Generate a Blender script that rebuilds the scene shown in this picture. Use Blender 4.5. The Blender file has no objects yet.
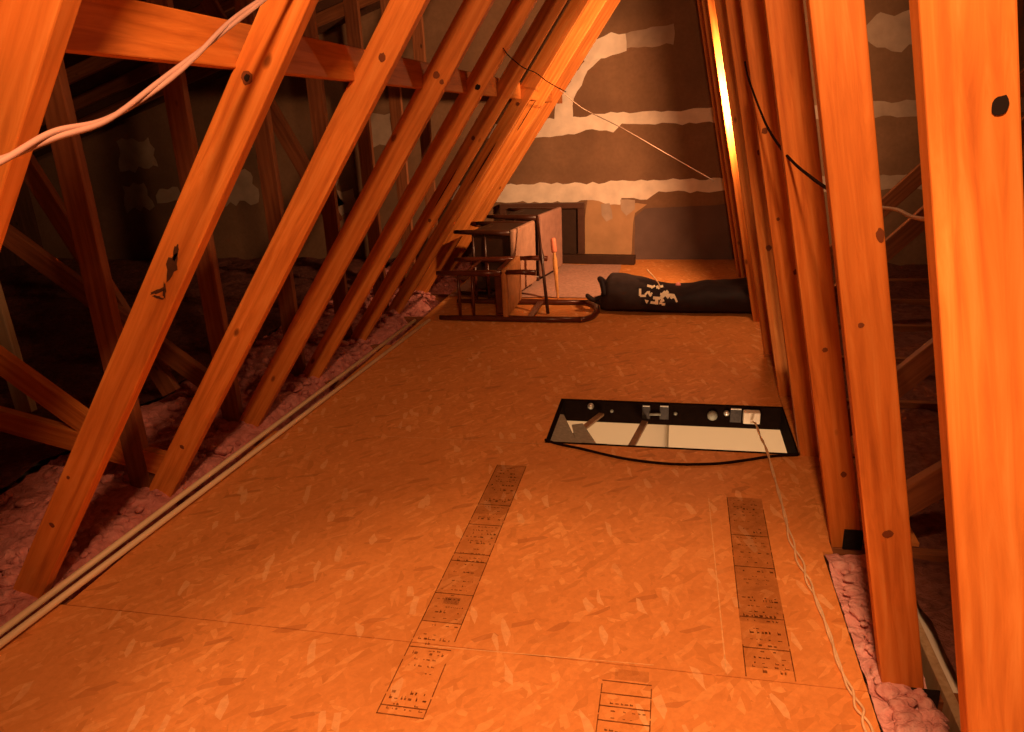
import bpy, bmesh, math, random
from mathutils import Vector, Matrix, noise
random.seed(11)
C = bpy.context.scene.collection
scn = bpy.context.scene

# ------------------------------------------------------------------ measured layout (metres)
SP = 0.61                                   # truss spacing
NT = 9
def TY(k): return 0.887 + SP * k
BW, BT = 0.087, 0.036                       # 2x4 lumber
XL, SLL = -1.8075, 0.7028                   # left web: x = XL + SLL*z
XR, SLR = 0.5478, -0.1951                   # right web
RIDGE_X, RIDGE_Z, PITCH = 0.035, 2.74, 0.30
WALL_Y = 6.42
FL = 0.0                                    # top of the OSB
FT = 0.012
CH = 0.089                                  # bottom chord depth
HX0, HX1, HY0, HY1 = -0.475, 0.503, 2.715, 3.20

# ------------------------------------------------------------------ materials
def new_mat(name):
    m = bpy.data.materials.new(name); m.use_nodes = True
    nt = m.node_tree; b = nt.nodes['Principled BSDF']
    return m, nt, b
def N(nt, t, **kw):
    n = nt.nodes.new(t)
    for k, v in kw.items():
        if k in n.inputs.keys(): n.inputs[k].default_value = v
        else: setattr(n, k, v)
    return n
def ramp(nt, fac, stops):
    r = nt.nodes.new('ShaderNodeValToRGB'); e = r.color_ramp.elements
    while len(e) < len(stops): e.new(0.5)
    for i, (p, c) in enumerate(stops):
        e[i].position = p; e[i].color = (*c, 1)
    nt.links.new(fac, r.inputs[0]); return r.outputs[0]
def mixc(nt, fac, a, b, mode='MIX'):
    m = nt.nodes.new('ShaderNodeMix'); m.data_type = 'RGBA'; m.blend_type = mode
    for sock, v in ((m.inputs[0], fac), (m.inputs[6], a), (m.inputs[7], b)):
        if hasattr(v, 'links'): nt.links.new(v, sock)
        elif isinstance(v, (int, float)): sock.default_value = v
        else: sock.default_value = (*v, 1)
    return m.outputs[2]
def coords(nt, scale=(1,1,1), kind='Object', rnd=0.0, rot=(0,0,0)):
    tc = nt.nodes.new('ShaderNodeTexCoord'); mp = nt.nodes.new('ShaderNodeMapping')
    src = tc.outputs[kind]
    if rnd:
        oi = nt.nodes.new('ShaderNodeObjectInfo')
        cm = nt.nodes.new('ShaderNodeCombineXYZ')
        ml = N(nt, 'ShaderNodeMath', operation='MULTIPLY'); ml.inputs[1].default_value = rnd
        nt.links.new(oi.outputs['Random'], ml.inputs[0])
        for i in range(3): nt.links.new(ml.outputs[0], cm.inputs[i])
        va = N(nt, 'ShaderNodeVectorMath', operation='ADD')
        nt.links.new(src, va.inputs[0]); nt.links.new(cm.outputs[0], va.inputs[1]); src = va.outputs[0]
    mp.inputs['Scale'].default_value = scale; mp.inputs['Rotation'].default_value = rot
    nt.links.new(src, mp.inputs[0]); return mp.outputs[0]
def noise_t(nt, vec, scale, detail=4, rough=.55, dist=0):
    n = N(nt, 'ShaderNodeTexNoise'); n.inputs['Scale'].default_value = scale
    n.inputs['Detail'].default_value = detail; n.inputs['Roughness'].default_value = rough
    n.inputs['Distortion'].default_value = dist
    nt.links.new(vec, n.inputs['Vector']); return n.outputs[0]
def bump(nt, b, h, strength=.3, dist=.01):
    n = nt.nodes.new('ShaderNodeBump'); n.inputs['Strength'].default_value = strength
    n.inputs['Distance'].default_value = dist
    nt.links.new(h, n.inputs['Height']); nt.links.new(n.outputs[0], b.inputs['Normal'])

def lumber(name, dark, mid, light, rough=.6):
    m, nt, b = new_mat(name)
    v = coords(nt, (1, 1, .07), rnd=37.0)
    g = noise_t(nt, v, 55, 5, .6, .8)
    w = N(nt, 'ShaderNodeTexWave', wave_type='BANDS', bands_direction='X')
    w.inputs['Scale'].default_value = 11; w.inputs['Distortion'].default_value = 11
    w.inputs['Detail'].default_value = 2; w.inputs['Detail Scale'].default_value = .6
    nt.links.new(v, w.inputs['Vector'])
    f = N(nt, 'ShaderNodeMath', operation='MULTIPLY_ADD')
    nt.links.new(w.outputs['Fac'], f.inputs[0]); f.inputs[1].default_value = .14
    h = N(nt, 'ShaderNodeMath', operation='MULTIPLY'); h.inputs[1].default_value = .90
    nt.links.new(g, h.inputs[0]); nt.links.new(h.outputs[0], f.inputs[2])
    col = ramp(nt, f.outputs[0], [(.30, light), (.5, mid), (.78, dark)])
    # blotches and board to board variation
    bl = noise_t(nt, coords(nt, (1, 1, .4), rnd=11.0), 6, 3)
    col = mixc(nt, ramp(nt, bl, [(.35, (0,0,0)), (.75, (.55,.55,.55))]), col, tuple(c*.55 for c in mid))
    oi = nt.nodes.new('ShaderNodeObjectInfo')
    col = mixc(nt, 1.0, col, ramp(nt, oi.outputs['Random'], [(0, (.82,.8,.78)), (1, (1.0,1.0,1.0))]), 'MULTIPLY')
    # small knots
    vo = N(nt, 'ShaderNodeTexVoronoi'); vo.inputs['Scale'].default_value = 5.0
    nt.links.new(coords(nt, (1.6, 1.6, .8), rnd=5.0), vo.inputs['Vector'])
    col = mixc(nt, ramp(nt, vo.outputs['Distance'], [(.045, (.85,.85,.85)), (.085, (0,0,0))]), col, tuple(c*.3 for c in dark))
    nt.links.new(col, b.inputs['Base Color']); b.inputs['Roughness'].default_value = rough
    b.inputs['Specular IOR Level'].default_value = .25
    bump(nt, b, g, .15, .003)
    return m
M = {}
M['lumber'] = lumber('spruce lumber', (.50,.135,.022), (.78,.255,.045), (.90,.36,.085))
M['dull_lumber'] = lumber('dull lumber', (.16,.055,.022), (.30,.11,.042), (.38,.15,.06))  # darker, duller tone for most members behind the webs
M['pale_lumber'] = lumber('pale lath', (.42,.30,.16), (.62,.47,.28), (.72,.58,.38))

def plain(name, col, rough=.6, metal=0.0, var=.25, scale=20, bumps=.1, spec=.3):
    m, nt, b = new_mat(name)
    n = noise_t(nt, coords(nt, rnd=9.0), scale, 4)
    c = mixc(nt, ramp(nt, n, [(.3, (0,0,0)), (.7, (1,1,1))]), tuple(x*(1-var) for x in col), col)
    nt.links.new(c, b.inputs['Base Color']); b.inputs['Roughness'].default_value = rough
    b.inputs['Metallic'].default_value = metal; b.inputs['Specular IOR Level'].default_value = spec
    if bumps: bump(nt, b, n, bumps, .004)
    return m
M['knot'] = plain('knot', (.20,.055,.014), .7)
M['hole'] = plain('hole', (.012,.005,.003), .9)
M['bark'] = plain('bark scar', (.09,.035,.014), .9, scale=80)
M['steel'] = plain('galvanised steel', (.36,.36,.30), .6, .2, .3, 60)
M['plate'] = plain('dark connector plate', (.055,.045,.042), .5, .6, .4, 60)
M['shiny'] = plain('bright catch plate', (.8,.78,.72), .3, .6, .2, 40)
M['mud'] = plain('joint compound', (.88,.77,.63), .9, 0, .22, 9)
M['mud_dark'] = plain('darker joint compound', (.50,.38,.28), .9, 0, .3, 7)
M['gyp_tan'] = plain('tan gypsum paper', (.50,.30,.15), .9, 0, .22, 7)
M['gyp_grey'] = plain('darker grey gypsum', (.16,.105,.085), .9, 0, .25, 5)
M['white_wall'] = plain('white painted wall', (.80,.74,.62), .8, 0, .05, 3, 0)
M['cream_wall'] = plain('cream painted wall', (.66,.55,.42), .8, 0, .05, 3, 0)  # one even cream tone on both far hallway walls
M['dark_frame'] = plain('dark hatch lining', (.012,.006,.004), .95, 0, .4, 30, 0, .02)
M['chalk'] = plain('pale scuffed line', (.90,.50,.20), .9, 0, .3, 60, 0)
M['arm'] = plain('brown hatch arm', (.30,.17,.09), .5, .1, .3, 30)
M['chair_wood'] = plain('dark stained chair wood', (.12,.026,.010), .3, 0, .45, 25, .03, .5)
M['chair_wood_dark'] = plain('blackish stained chair wood', (.065,.020,.010), .35, 0, .4, 25, .03, .5)
M['seat_wood'] = plain('worn wooden seat', (.55,.23,.075), .5, 0, .4, 14)
M['mauve'] = plain('mauve upholstery', (.42,.23,.17), .9, 0, .22, 18)
M['mauve_light'] = plain('pale mauve upholstery', (.52,.30,.20), .9, 0, .25, 18)
M['light_wood'] = plain('honey turned wood', (.78,.40,.13), .35, 0, .25, 30, .03)
M['pink_cap'] = plain('pinkish rubber cap', (.80,.26,.15), .5, 0, .1, 30, 0)
M['pink_tag'] = plain('pink plastic', (.85,.30,.26), .4, 0, .1, 30, 0)
M['carpet'] = plain('dusty mauve carpet', (.56,.33,.25), .95, 0, .3, 55, .4)
M['nylon'] = plain('navy black nylon', (.020,.012,.016), .7, 0, .4, 14, .2)
M['nylon_worn'] = plain('worn charcoal nylon', (.048,.032,.032), .8, 0, .4, 14, .2)
M['print'] = plain('white screen print', (1.0,.93,.72), .7, 0, .15, 60, 0)
M['ink'] = plain('faded black ink', (.10,.028,.008), .9, 0, .6, 70, 0)
M['pole'] = plain('off white plastic', (.86,.66,.40), .45, 0, .12, 6, 0)
M['white_rope'] = plain('white cord', (.86,.60,.34), .7, 0, .2, 60, 0)
M['clear_cable'] = plain('pinkish white cable sheath', (.50,.30,.25), .3, 0, .2, 10, 0, .6)
M['black_wire'] = plain('black wire', (.018,.008,.006), .9, 0, .2, 30, 0, 0.05)
M['grey_wire'] = plain('grey wire', (.42,.30,.22), .5, 0, .2, 30, 0)
M['picture_back'] = plain('dark picture backing', (.045,.020,.010), .7)
M['picture_frame'] = plain('brown picture frame', (.10,.042,.024), .5)
M['plank'] = plain('dark stained plank', (.050,.022,.012), .6)
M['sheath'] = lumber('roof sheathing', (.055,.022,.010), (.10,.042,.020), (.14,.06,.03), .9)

# pink insulation
m, nt, b = new_mat('pink fibreglass')
v = coords(nt); n1 = noise_t(nt, v, 28, 6, .65, .6); n2 = noise_t(nt, v, 5, 3)
c = ramp(nt, n1, [(.25, (.42,.15,.14)), (.5, (.72,.28,.25)), (.75, (.92,.44,.40))])
c = mixc(nt, ramp(nt, n2, [(.35, (0,0,0)), (.7, (.45,.45,.45))]), c, (.42,.15,.125))
nt.links.new(c, b.inputs['Base Color']); b.inputs['Roughness'].default_value = 1; b.inputs['Specular IOR Level'].default_value = .05
bump(nt, b, n1, .8, .03); M['insul'] = m
m2 = m.copy(); m2.name = 'light-brightened pink fibreglass'; M['insul_lit'] = m2  # brightened copy: the lit look of the right strip is in its colour
m3 = m.copy(); m3.name = 'shade-darkened fibreglass'; M['insul_shaded'] = m3  # darkened copy: the shade of the deep bays is in its colour
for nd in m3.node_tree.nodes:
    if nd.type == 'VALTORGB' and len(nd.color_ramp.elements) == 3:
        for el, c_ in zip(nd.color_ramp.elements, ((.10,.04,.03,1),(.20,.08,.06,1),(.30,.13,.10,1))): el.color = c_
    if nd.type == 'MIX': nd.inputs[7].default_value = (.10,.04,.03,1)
for nd in m2.node_tree.nodes:
    if nd.type == 'VALTORGB' and len(nd.color_ramp.elements) == 3:
        for el, c_ in zip(nd.color_ramp.elements, ((.70,.30,.28,1),(.95,.50,.46,1),(1,.68,.64,1))): el.color = c_

# OSB: layers of long flat strands at several angles
m, nt, b = new_mat('oriented strand board')
tc = nt.nodes.new('ShaderNodeTexCoord')
wob = N(nt, 'ShaderNodeTexNoise'); wob.inputs['Scale'].default_value = 9
nt.links.new(tc.outputs['Object'], wob.inputs['Vector'])
wv = N(nt, 'ShaderNodeVectorMath', operation='MULTIPLY_ADD')
wv.inputs[1].default_value = (.022,.022,0); nt.links.new(wob.outputs['Color'], wv.inputs[0]); nt.links.new(tc.outputs['Object'], wv.inputs[2])
cols = []
for i, (ang, sc, off) in enumerate([(.35,(17,62,1),0), (-.5,(15,52,1),3.1), (1.25,(16,58,1),7.7), (2.2,(19,66,1),5.2)]):
    mp = nt.nodes.new('ShaderNodeMapping'); mp.vector_type = 'TEXTURE' if False else 'POINT'
    r0 = nt.nodes.new('ShaderNodeVectorRotate'); r0.rotation_type = 'Z_AXIS'; r0.inputs['Angle'].default_value = ang
    nt.links.new(wv.outputs[0], r0.inputs['Vector'])
    mp.inputs['Scale'].default_value = sc; mp.inputs['Location'].default_value = (off, off*1.7, 0)
    nt.links.new(r0.outputs[0], mp.inputs[0])
    vo = N(nt, 'ShaderNodeTexVoronoi', voronoi_dimensions='2D'); vo.inputs['Scale'].default_value = 1; vo.inputs['Randomness'].default_value = .95
    nt.links.new(mp.outputs[0], vo.inputs['Vector'])
    sep = nt.nodes.new('ShaderNodeSeparateColor'); nt.links.new(vo.outputs['Color'], sep.inputs[0])
    cols.append((sep, vo))
stops = [(0,(.64,.245,.060)), (.10,(.73,.285,.072)), (.45,(.78,.312,.082)), (.85,(.82,.335,.092)), (.97,(.90,.42,.135))]
cur = ramp(nt, cols[0][0].outputs[0], stops)
for s_, v_ in cols[1:]:
    nxt = ramp(nt, s_.outputs[0], stops)
    cur = mixc(nt, ramp(nt, s_.outputs[1], [(.52,(0,0,0)), (.56,(1,1,1))]), cur, nxt)
# only a few strands stand out strongly
rare = ramp(nt, cols[1][0].outputs[2], [(.975,(0,0,0)), (.985,(.5,.5,.5))])
cur = mixc(nt, rare, cur, (.38,.12,.03))
rare2 = ramp(nt, cols[2][0].outputs[2], [(.96,(0,0,0)), (.97,(.7,.7,.7))])
cur = mixc(nt, rare2, cur, (.95,.55,.24))
fine = noise_t(nt, tc.outputs['Object'], 60, 5, .7)
cur = mixc(nt, ramp(nt, fine, [(.35,(0,0,0)), (.70,(.40,.40,.40))]), cur, (.50,.17,.04))
big = noise_t(nt, tc.outputs['Object'], 1.6, 3)
cur = mixc(nt, ramp(nt, big, [(.35,(0,0,0)), (.75,(.45,.45,.45))]), cur, (.50,.18,.045))
nt.links.new(cur, b.inputs['Base Color']); b.inputs['Roughness'].default_value = .62; b.inputs['Specular IOR Level'].default_value = .2
bump(nt, b, cols[3][0].outputs[0], .12, .002); M['osb'] = m

# gable wall paper
m, nt, b = new_mat('brown gypsum paper')
v = coords(nt); n1 = noise_t(nt, v, 2.2, 5, .6); n2 = noise_t(nt, v, 40, 3)
c = ramp(nt, n1, [(.3, (.17,.095,.050)), (.55, (.24,.135,.070)), (.75, (.30,.17,.095))])
c = mixc(nt, ramp(nt, n2, [(.4,(0,0,0)), (.7,(.25,.25,.25))]), c, (.14,.07,.035))
nt.links.new(c, b.inputs['Base Color']); b.inputs['Roughness'].default_value = .95; M['gypsum'] = m

# stain for stamped ink areas (thin, semi transparent wash of ink on the board)
def wash(name, col, alpha):
    m, nt, b = new_mat(name)
    nt.nodes.remove(b)
    d = N(nt, 'ShaderNodeBsdfDiffuse'); d.inputs['Color'].default_value = (*col, 1)
    t = N(nt, 'ShaderNodeBsdfTransparent'); mx = N(nt, 'ShaderNodeMixShader')
    n = noise_t(nt, coords(nt), 16, 5, .65)
    f = ramp(nt, n, [(.30, (alpha*.45,)*3), (.70, (alpha,)*3)])
    nt.links.new(f, mx.inputs[0]); nt.links.new(t.outputs[0], mx.inputs[1]); nt.links.new(d.outputs[0], mx.inputs[2])
    nt.links.new(mx.outputs[0], nt.nodes['Material Output'].inputs[0])
    return m
M['wash'] = wash('ink wash', (.16,.045,.012), .22)
M['wash_dark'] = wash('dark ink wash', (.13,.036,.010), .36)
M['inkline'] = wash('ink print', (.10,.028,.008), .80)

# ------------------------------------------------------------------ mesh helpers
def link(name, bm, mat, parent=None, smooth=False, mats=None):
    me = bpy.data.meshes.new(name); bm.normal_update(); bm.to_mesh(me); bm.free()
    for x in (mats or [mat]): me.materials.append(M[x])
    if smooth:
        for p in me.polygons: p.use_smooth = True
    o = bpy.data.objects.new(name, me); C.objects.link(o)
    if parent: o.parent = parent
    return o
def tag(o, label=None, cat=None, group=None, kind=None):
    if label: o['label'] = label
    if cat: o['category'] = cat
    if group: o['group'] = group
    if kind: o['kind'] = kind
    return o
def empty(name, loc=(0,0,0)):
    o = bpy.data.objects.new(name, None); o.empty_display_size = .1; o.location = loc; C.objects.link(o); return o
def box(bm, x0, x1, y0, y1, z0, z1, mi=0, bev=0):
    r = bmesh.ops.create_cube(bm, size=1)
    vs = r['verts']
    for v in vs:
        v.co = Vector(((x0+x1)/2 + v.co.x*(x1-x0), (y0+y1)/2 + v.co.y*(y1-y0), (z0+z1)/2 + v.co.z*(z1-z0)))
    fs = {f for v in vs for f in v.link_faces}
    for f in fs: f.material_index = mi
    if bev:
        es = list({e for v in vs for e in v.link_edges})
        bmesh.ops.bevel(bm, geom=es, offset=bev, segments=2, affect='EDGES', profile=.5)
def tube(bm, pts, rad, seg=8, mi=0, cap=True, tw=None):
    pts = [Vector(p) for p in pts]; n = len(pts)
    rads = rad if isinstance(rad, (list, tuple)) else [rad]*n
    t0 = (pts[1]-pts[0]).normalized()
    u = t0.orthogonal().normalized(); rings = []
    for i, p in enumerate(pts):
        t = (pts[min(i+1,n-1)] - pts[max(i-1,0)]).normalized()
        u = (u - t*u.dot(t)).normalized(); w = t.cross(u)
        rings.append([bm.verts.new(p + (u*math.cos(a) + w*math.sin(a))*rads[i]) for a in [2*math.pi*j/seg for j in range(seg)]])
    for a, b_ in zip(rings, rings[1:]):
        for j in range(seg):
            f = bm.faces.new((a[j], a[(j+1)%seg], b_[(j+1)%seg], b_[j])); f.material_index = mi; f.smooth = True
    if cap:
        bm.faces.new(rings[0][::-1]).material_index = mi; bm.faces.new(rings[-1]).material_index = mi
def spline(pts, n=12):
    pts = [Vector(p) for p in pts]; P = [2*pts[0]-pts[1]] + pts + [2*pts[-1]-pts[-2]]; out = []
    for i in range(1, len(P)-2):
        a, b_, c_, d = P[i-1:i+3]
        for j in range(n):
            t = j/n
            out.append(.5*((2*b_) + (c_-a)*t + (2*a-5*b_+4*c_-d)*t*t + (3*b_-a-3*c_+d)*t**3))
    out.append(pts[-1]); return out
def lathe(bm, prof, seg=14, origin=(0,0,0), mi=0):
    o = Vector(origin); rings = []
    for r, z in prof:
        rings.append([bm.verts.new(o + Vector((r*math.cos(2*math.pi*j/seg), r*math.sin(2*math.pi*j/seg), z))) for j in range(seg)])
    for a, b_ in zip(rings, rings[1:]):
        for j in range(seg):
            f = bm.faces.new((a[j], a[(j+1)%seg], b_[(j+1)%seg], b_[j])); f.material_index = mi; f.smooth = True
    bm.faces.new(rings[0][::-1]); bm.faces.new(rings[-1])

def blob(bm, cx, cz, y, rx, rz, mi, seg=14, jag=.15, rot=0):
    """flat irregular spot lying on the board face that looks towards -Y (local)"""
    vs = []
    for j in range(seg):
        a = 2*math.pi*j/seg; k = 1 + random.uniform(-jag, jag)
        dx, dz = rx*k*math.cos(a), rz*k*math.sin(a)
        vs.append(bm.verts.new((cx + dx*math.cos(rot) - dz*math.sin(rot), y, cz + dx*math.sin(rot) + dz*math.cos(rot))))
    f = bm.faces.new(vs); f.material_index = mi
    f.normal_update()
    if f.normal.y > 0: f.normal_flip()

def board(name, a, b_, parent, mat='lumber', w=BW, t=BT, y0=0.0, spots=(), cut=None):
    """a board in the truss plane from a=(x,z) to b=(x,z); local Z runs along its length.
    y0: local y of the near face. cut: (z at foot) level cut of the foot end."""
    a = Vector((a[0], a[1])); b_ = Vector((b_[0], b_[1])); d = b_ - a; L = d.length; d.normalize()
    bm = bmesh.new()
    box(bm, -w/2, w/2, 0, t, 0, L, 0, .003)
    if cut is not None:                        # shear the foot so that it sits level
        sl = d.x/d.y if abs(d.y) > 1e-4 else 0
        for v in bm.verts:
            if v.co.z < .02: v.co.z += v.co.x * sl
    for s in spots:
        kind, along, across, rx, rz = s[:5]; rot = s[5] if len(s) > 5 else 0
        if kind == 'ring':
            blob(bm, across*w/2, along, -.0006, rx*1.5, rz*1.5, 1, rot=rot); blob(bm, across*w/2, along, -.0010, rx*.8, rz*.8, 2, rot=rot)
        else:
            blob(bm, across*w/2, along, -.0008, rx, rz, {'knot':1, 'hole':2, 'bark':3}[kind], jag=.4 if kind == 'bark' else .15, rot=rot)
    o = link(name, bm, mat, parent, mats=[mat, 'knot', 'hole', 'bark'])
    z = Vector((d.x, 0, d.y)); y = Vector((0, 1, 0)); x = y.cross(z)
    mt = Matrix((x, y, z)).transposed().to_4x4(); mt.translation = Vector((a.x, y0, a.y))
    o.matrix_local = mt
    return o
def webpt(side, z):
    return (XL + SLL*z, z) if side == 'L' else (XR + SLR*z, z)
def roof_z(x): return RIDGE_Z - PITCH*abs(x - RIDGE_X)

# ------------------------------------------------------------------ the setting
XW0, XW1 = -6.2, 3.6
Y0F = -1.6
def osb_floor():
    bm = bmesh.new()
    g = .0016
    x0, xa, xb = -1.63, .470, .500
    rows = [(-1.0, .272, xa), (.272, 1.491, xa), (1.491, 2.06, xa), (2.06, HY0, xb)]
    rects = [(-1.72, xa, -1.0, .272-g), (-1.70, xa, .272+g, 1.491-g),
             (-1.66, xa, 1.491+g, 2.06), (-1.66, xb, 2.06, 2.700),
             (-1.61, HX0, 2.700+2*g, 3.925), (HX0, xb, HY1, 3.925),
             (-1.57, xb, 3.925+2*g, 5.146-g), (-1.57, xb, 5.146+g, WALL_Y)]
    for r in rects: box(bm, r[0], r[1], r[2], r[3], -FT, 0, 0)
    box(bm, HX0, xb, 2.700, HY0, -FT, 0, 0)
    for k in range(2, NT):
        ya = TY(k) + BT + .003 if k > 1 else 2.06
        yb_ = TY(k+1) - .003 if k+1 < NT else WALL_Y
        xs = HX1 if (k == 3) else xb
        box(bm, xs + .0005, .76, ya, yb_, -FT, 0, 0)
    return link('floor', bm, 'osb')
floor = tag(osb_floor(), 'orange strand board floor decking of wide sheets', 'floor', kind='structure')

# printed ink stamps on the sheets (marks are flat ink, too worn to read)
def stamp(x0, x1, ya, yb, cells, skew=0.0, washes=(), seed=1):
    rnd = random.Random(seed); bm = bmesh.new(); z = .0012
    def q(xa, xb, y0, y1, mi=0, zz=z):
        vs = [bm.verts.new((x + skew*(y-ya), y, zz)) for x, y in ((xa,y0),(xb,y0),(xb,y1),(xa,y1))]
        bm.faces.new(vs).material_index = mi
    lw = .0026
    y = ya
    while y < yb - .01:                        # broken side lines
        L = rnd.uniform(.03, .16); e = min(y+L, yb)
        if rnd.random() < .88: q(x0, x0+lw, y, e)
        if rnd.random() < .88: q(x1-lw, x1, y, e)
        y = e + rnd.uniform(0, .012)
    for c in cells: q(x0+.001, x1-.001, c-lw*.7, c+lw*.7)
    yy = ya + .018
    while yy < yb - .02:                       # worn rows of tiny strokes
        if rnd.random() < .72:
            x = x0 + .010 + rnd.uniform(0, .02); h = rnd.choice([.0035, .005, .009])
            while x < x1 - .016:
                wd = rnd.uniform(.002, .010)
                if rnd.random() < .55:
                    q(x, x+wd, yy, yy + h*rnd.uniform(.35, 1))
                    if rnd.random() < .4: q(x, x+.0015, yy, yy+h*1.3)
                x += wd + rnd.uniform(.002, .008)
        yy += rnd.uniform(.012, .026)
    for (wx0, wx1, wy0, wy1, mi) in washes: q(wx0, wx1, wy0, wy1, mi, .0007)
    o = link('printed_stamp', bm, 'inkline', floor, mats=['inkline', 'wash', 'wash_dark'])
    o['kind'] = 'structure'
    return o
stamp(-.626, -.512, 1.248, 2.50, [1.250, 1.276, 1.475, 1.577, 1.70, 1.86, 1.90, 2.07, 2.20], .0025,
      [(-.626,-.512,2.14,2.50,2), (-.626,-.512,1.80,2.14,1), (-.626,-.512,1.58,1.80,1), (-.59,-.545,1.655,1.685,2)], 3)
stamp(.203, .317, 1.497, 2.36, [1.60, 1.72, 1.95, 2.12], .012,
      [(.203,.317,1.70,2.36,2), (.203,.317,1.53,1.70,1)], 5)
stamp(-.129, -.012, 1.10, 1.432, [1.432, 1.392, 1.353, 1.31, 1.24], 0.0, [(-.10,-.02,1.44,1.475,1)], 8)
bm = bmesh.new()                                # pale chalk line on the sheet
vs = [bm.verts.new(p) for p in ((.158,1.50,.001),(.1612,1.50,.001),(.1545,2.34,.001),(.1515,2.34,.001))]; bm.faces.new(vs)
vs = [bm.verts.new(p) for p in ((-.58,1.481,.001),(-.01,1.500,.001),(-.01,1.503,.001),(-.58,1.484,.001))]; bm.faces.new(vs)
vs = [bm.verts.new(p) for p in ((-1.20,2.697,.001),(-.485,2.700,.001),(-.485,2.703,.001),(-1.20,2.7005,.001))]; bm.faces.new(vs)
o = link('chalk_line', bm, 'chalk', floor); o['kind'] = 'structure'

# gable wall with taped joints
bm = bmesh.new(); box(bm, XW0, XW1, WALL_Y, WALL_Y+.08, -.4, 3.0)
wall = tag(link('wall_back', bm, 'gypsum'), 'brown paper-faced gypsum gable wall with pale taped joints', 'wall', kind='structure')
def patch(pts, mat, name='joint_compound', jit=.012, step=.05, off=.003):
    bm = bmesh.new(); out = []
    n = len(pts)
    for i in range(n):
        a, b_ = Vector(pts[i]), Vector(pts[(i+1)%n]); L = (b_-a).length; k = max(1, int(L/step))
        nr = Vector((-(b_-a).y, (b_-a).x)).normalized() if L > 0 else Vector((0,0))
        for j in range(k):
            p = a + (b_-a)*j/k + nr*random.uniform(-jit, jit); out.append(bm.verts.new((p.x, WALL_Y-off, p.y)))
    f = bm.faces.new(out); f.normal_update()
    if f.normal.y > 0: f.normal_flip()
    bmesh.ops.triangulate(bm, faces=[f])
    o = link(name, bm, mat, wall); o['kind'] = 'structure'; return o
patch([(-.76,0),(-.33,0),(-.30,.40),(-.20,.46),(-.70,.52)], 'gyp_tan', 'gypsum_patch', .008, .08, .001)
patch([(-.30,.0),(-.30,.36),(-.22,.43),(.9,.47),(.9,0)], 'gyp_grey', 'gypsum_patch', .006, .08, .001)  # darker grey patch low on the right of the wall
patch([(-1.9,.53),(-1.9,.66),(-.60,.645),(-.40,.67),(-.15,.66),(.9,.66),(.9,.56),(-.1,.56),(-.2,.50),(-.42,.52),(-.42,.475),(-.52,.47),(-.60,.50),(-.9,.49),(-1.3,.50)], 'mud')
patch([(-.42,.50),(-.30,.50),(-.30,.43),(-.37,.37),(-.41,.42)], 'mud_dark', off=.0035)
patch([(-.58,.47),(-.50,.48),(-.49,.36),(-.53,.33),(-.57,.38)], 'mud_dark', off=.0035)
patch([(-1.6,1.03),(-1.6,1.15),(-.9,1.17),(-.45,1.20),(-.2,1.19),(.15,1.20),(.8,1.2),(.8,1.10),(.12,1.09),(-.2,1.10),(-.42,1.12),(-.48,1.05),(-.65,1.07),(-.9,1.03)], 'mud')
patch([(-.98,1.10),(-.80,1.10),(-.80,1.32),(-.68,1.52),(-.56,1.62),(-.66,1.66),(-.80,1.50),(-.95,1.28)], 'mud', off=.0035)
patch([(-.78,1.58),(-.72,1.73),(-.50,1.79),(-.38,1.78),(-.38,1.66),(-.55,1.62)], 'mud', off=.004)
patch([(-.40,1.67),(-.40,1.78),(-.02,1.83),(-.02,1.69)], 'mud_dark')  # right end of the upper joint, its shadow painted as a darker tone
for (x, z, w, h) in [(-4.92,.99,.42,.30), (-5.0,.60,.30,.26), (-4.65,.62,.30,.16), (-4.0,.66,.55,.32), (-3.1,.62,.4,.30), (-2.50,1.13,.34,.30), (-2.92,.50,.36,.24), (-3.84,1.06,.3,.12), (-2.2,.62,.3,.12), (-3.3,1.72,.5,.14)]:
    patch([(x-w/2,z-h/2),(x+w/2,z-h/2+.04),(x+w/2-.05,z+h/2),(x-w/2+.03,z+h/2-.02)], 'mud_dark', jit=.03)
patch([(1.30,1.66),(1.62,1.56),(1.95,1.66),(1.9,1.80),(1.4,1.82)], 'mud_dark', jit=.03)
for (z) in (.60, 1.14):
    patch([(1.0,z-.05),(3.2,z-.05),(3.2,z+.06),(1.0,z+.06)], 'mud_dark')

bm = bmesh.new()                                # roof sheathing, both slopes
for sx, x1 in ((-1, XW0), (1, XW1)):
    z1 = roof_z(x1) + .07; zr = RIDGE_Z + .07
    v = [bm.verts.new(p) for p in ((RIDGE_X,Y0F,zr),(x1,Y0F,z1),(x1,WALL_Y+.05,z1),(RIDGE_X,WALL_Y+.05,zr),
                                   (RIDGE_X,Y0F,zr+.02),(x1,Y0F,z1+.02),(x1,WALL_Y+.05,z1+.02),(RIDGE_X,WALL_Y+.05,zr+.02))]
    for q in ((0,1,2,3),(7,6,5,4),(0,4,5,1),(1,5,6,2),(2,6,7,3)): bm.faces.new([v[i] for i in q])
bmesh.ops.recalc_face_normals(bm, faces=bm.faces)
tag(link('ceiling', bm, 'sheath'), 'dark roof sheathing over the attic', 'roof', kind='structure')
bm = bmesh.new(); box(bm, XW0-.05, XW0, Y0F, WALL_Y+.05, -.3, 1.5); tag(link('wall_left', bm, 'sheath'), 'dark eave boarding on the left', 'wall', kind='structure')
bm = bmesh.new(); box(bm, XW1, XW1+.05, Y0F, WALL_Y+.05, -.3, 2.0); tag(link('wall_right', bm, 'sheath'), 'dark eave boarding on the right', 'wall', kind='structure')
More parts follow.
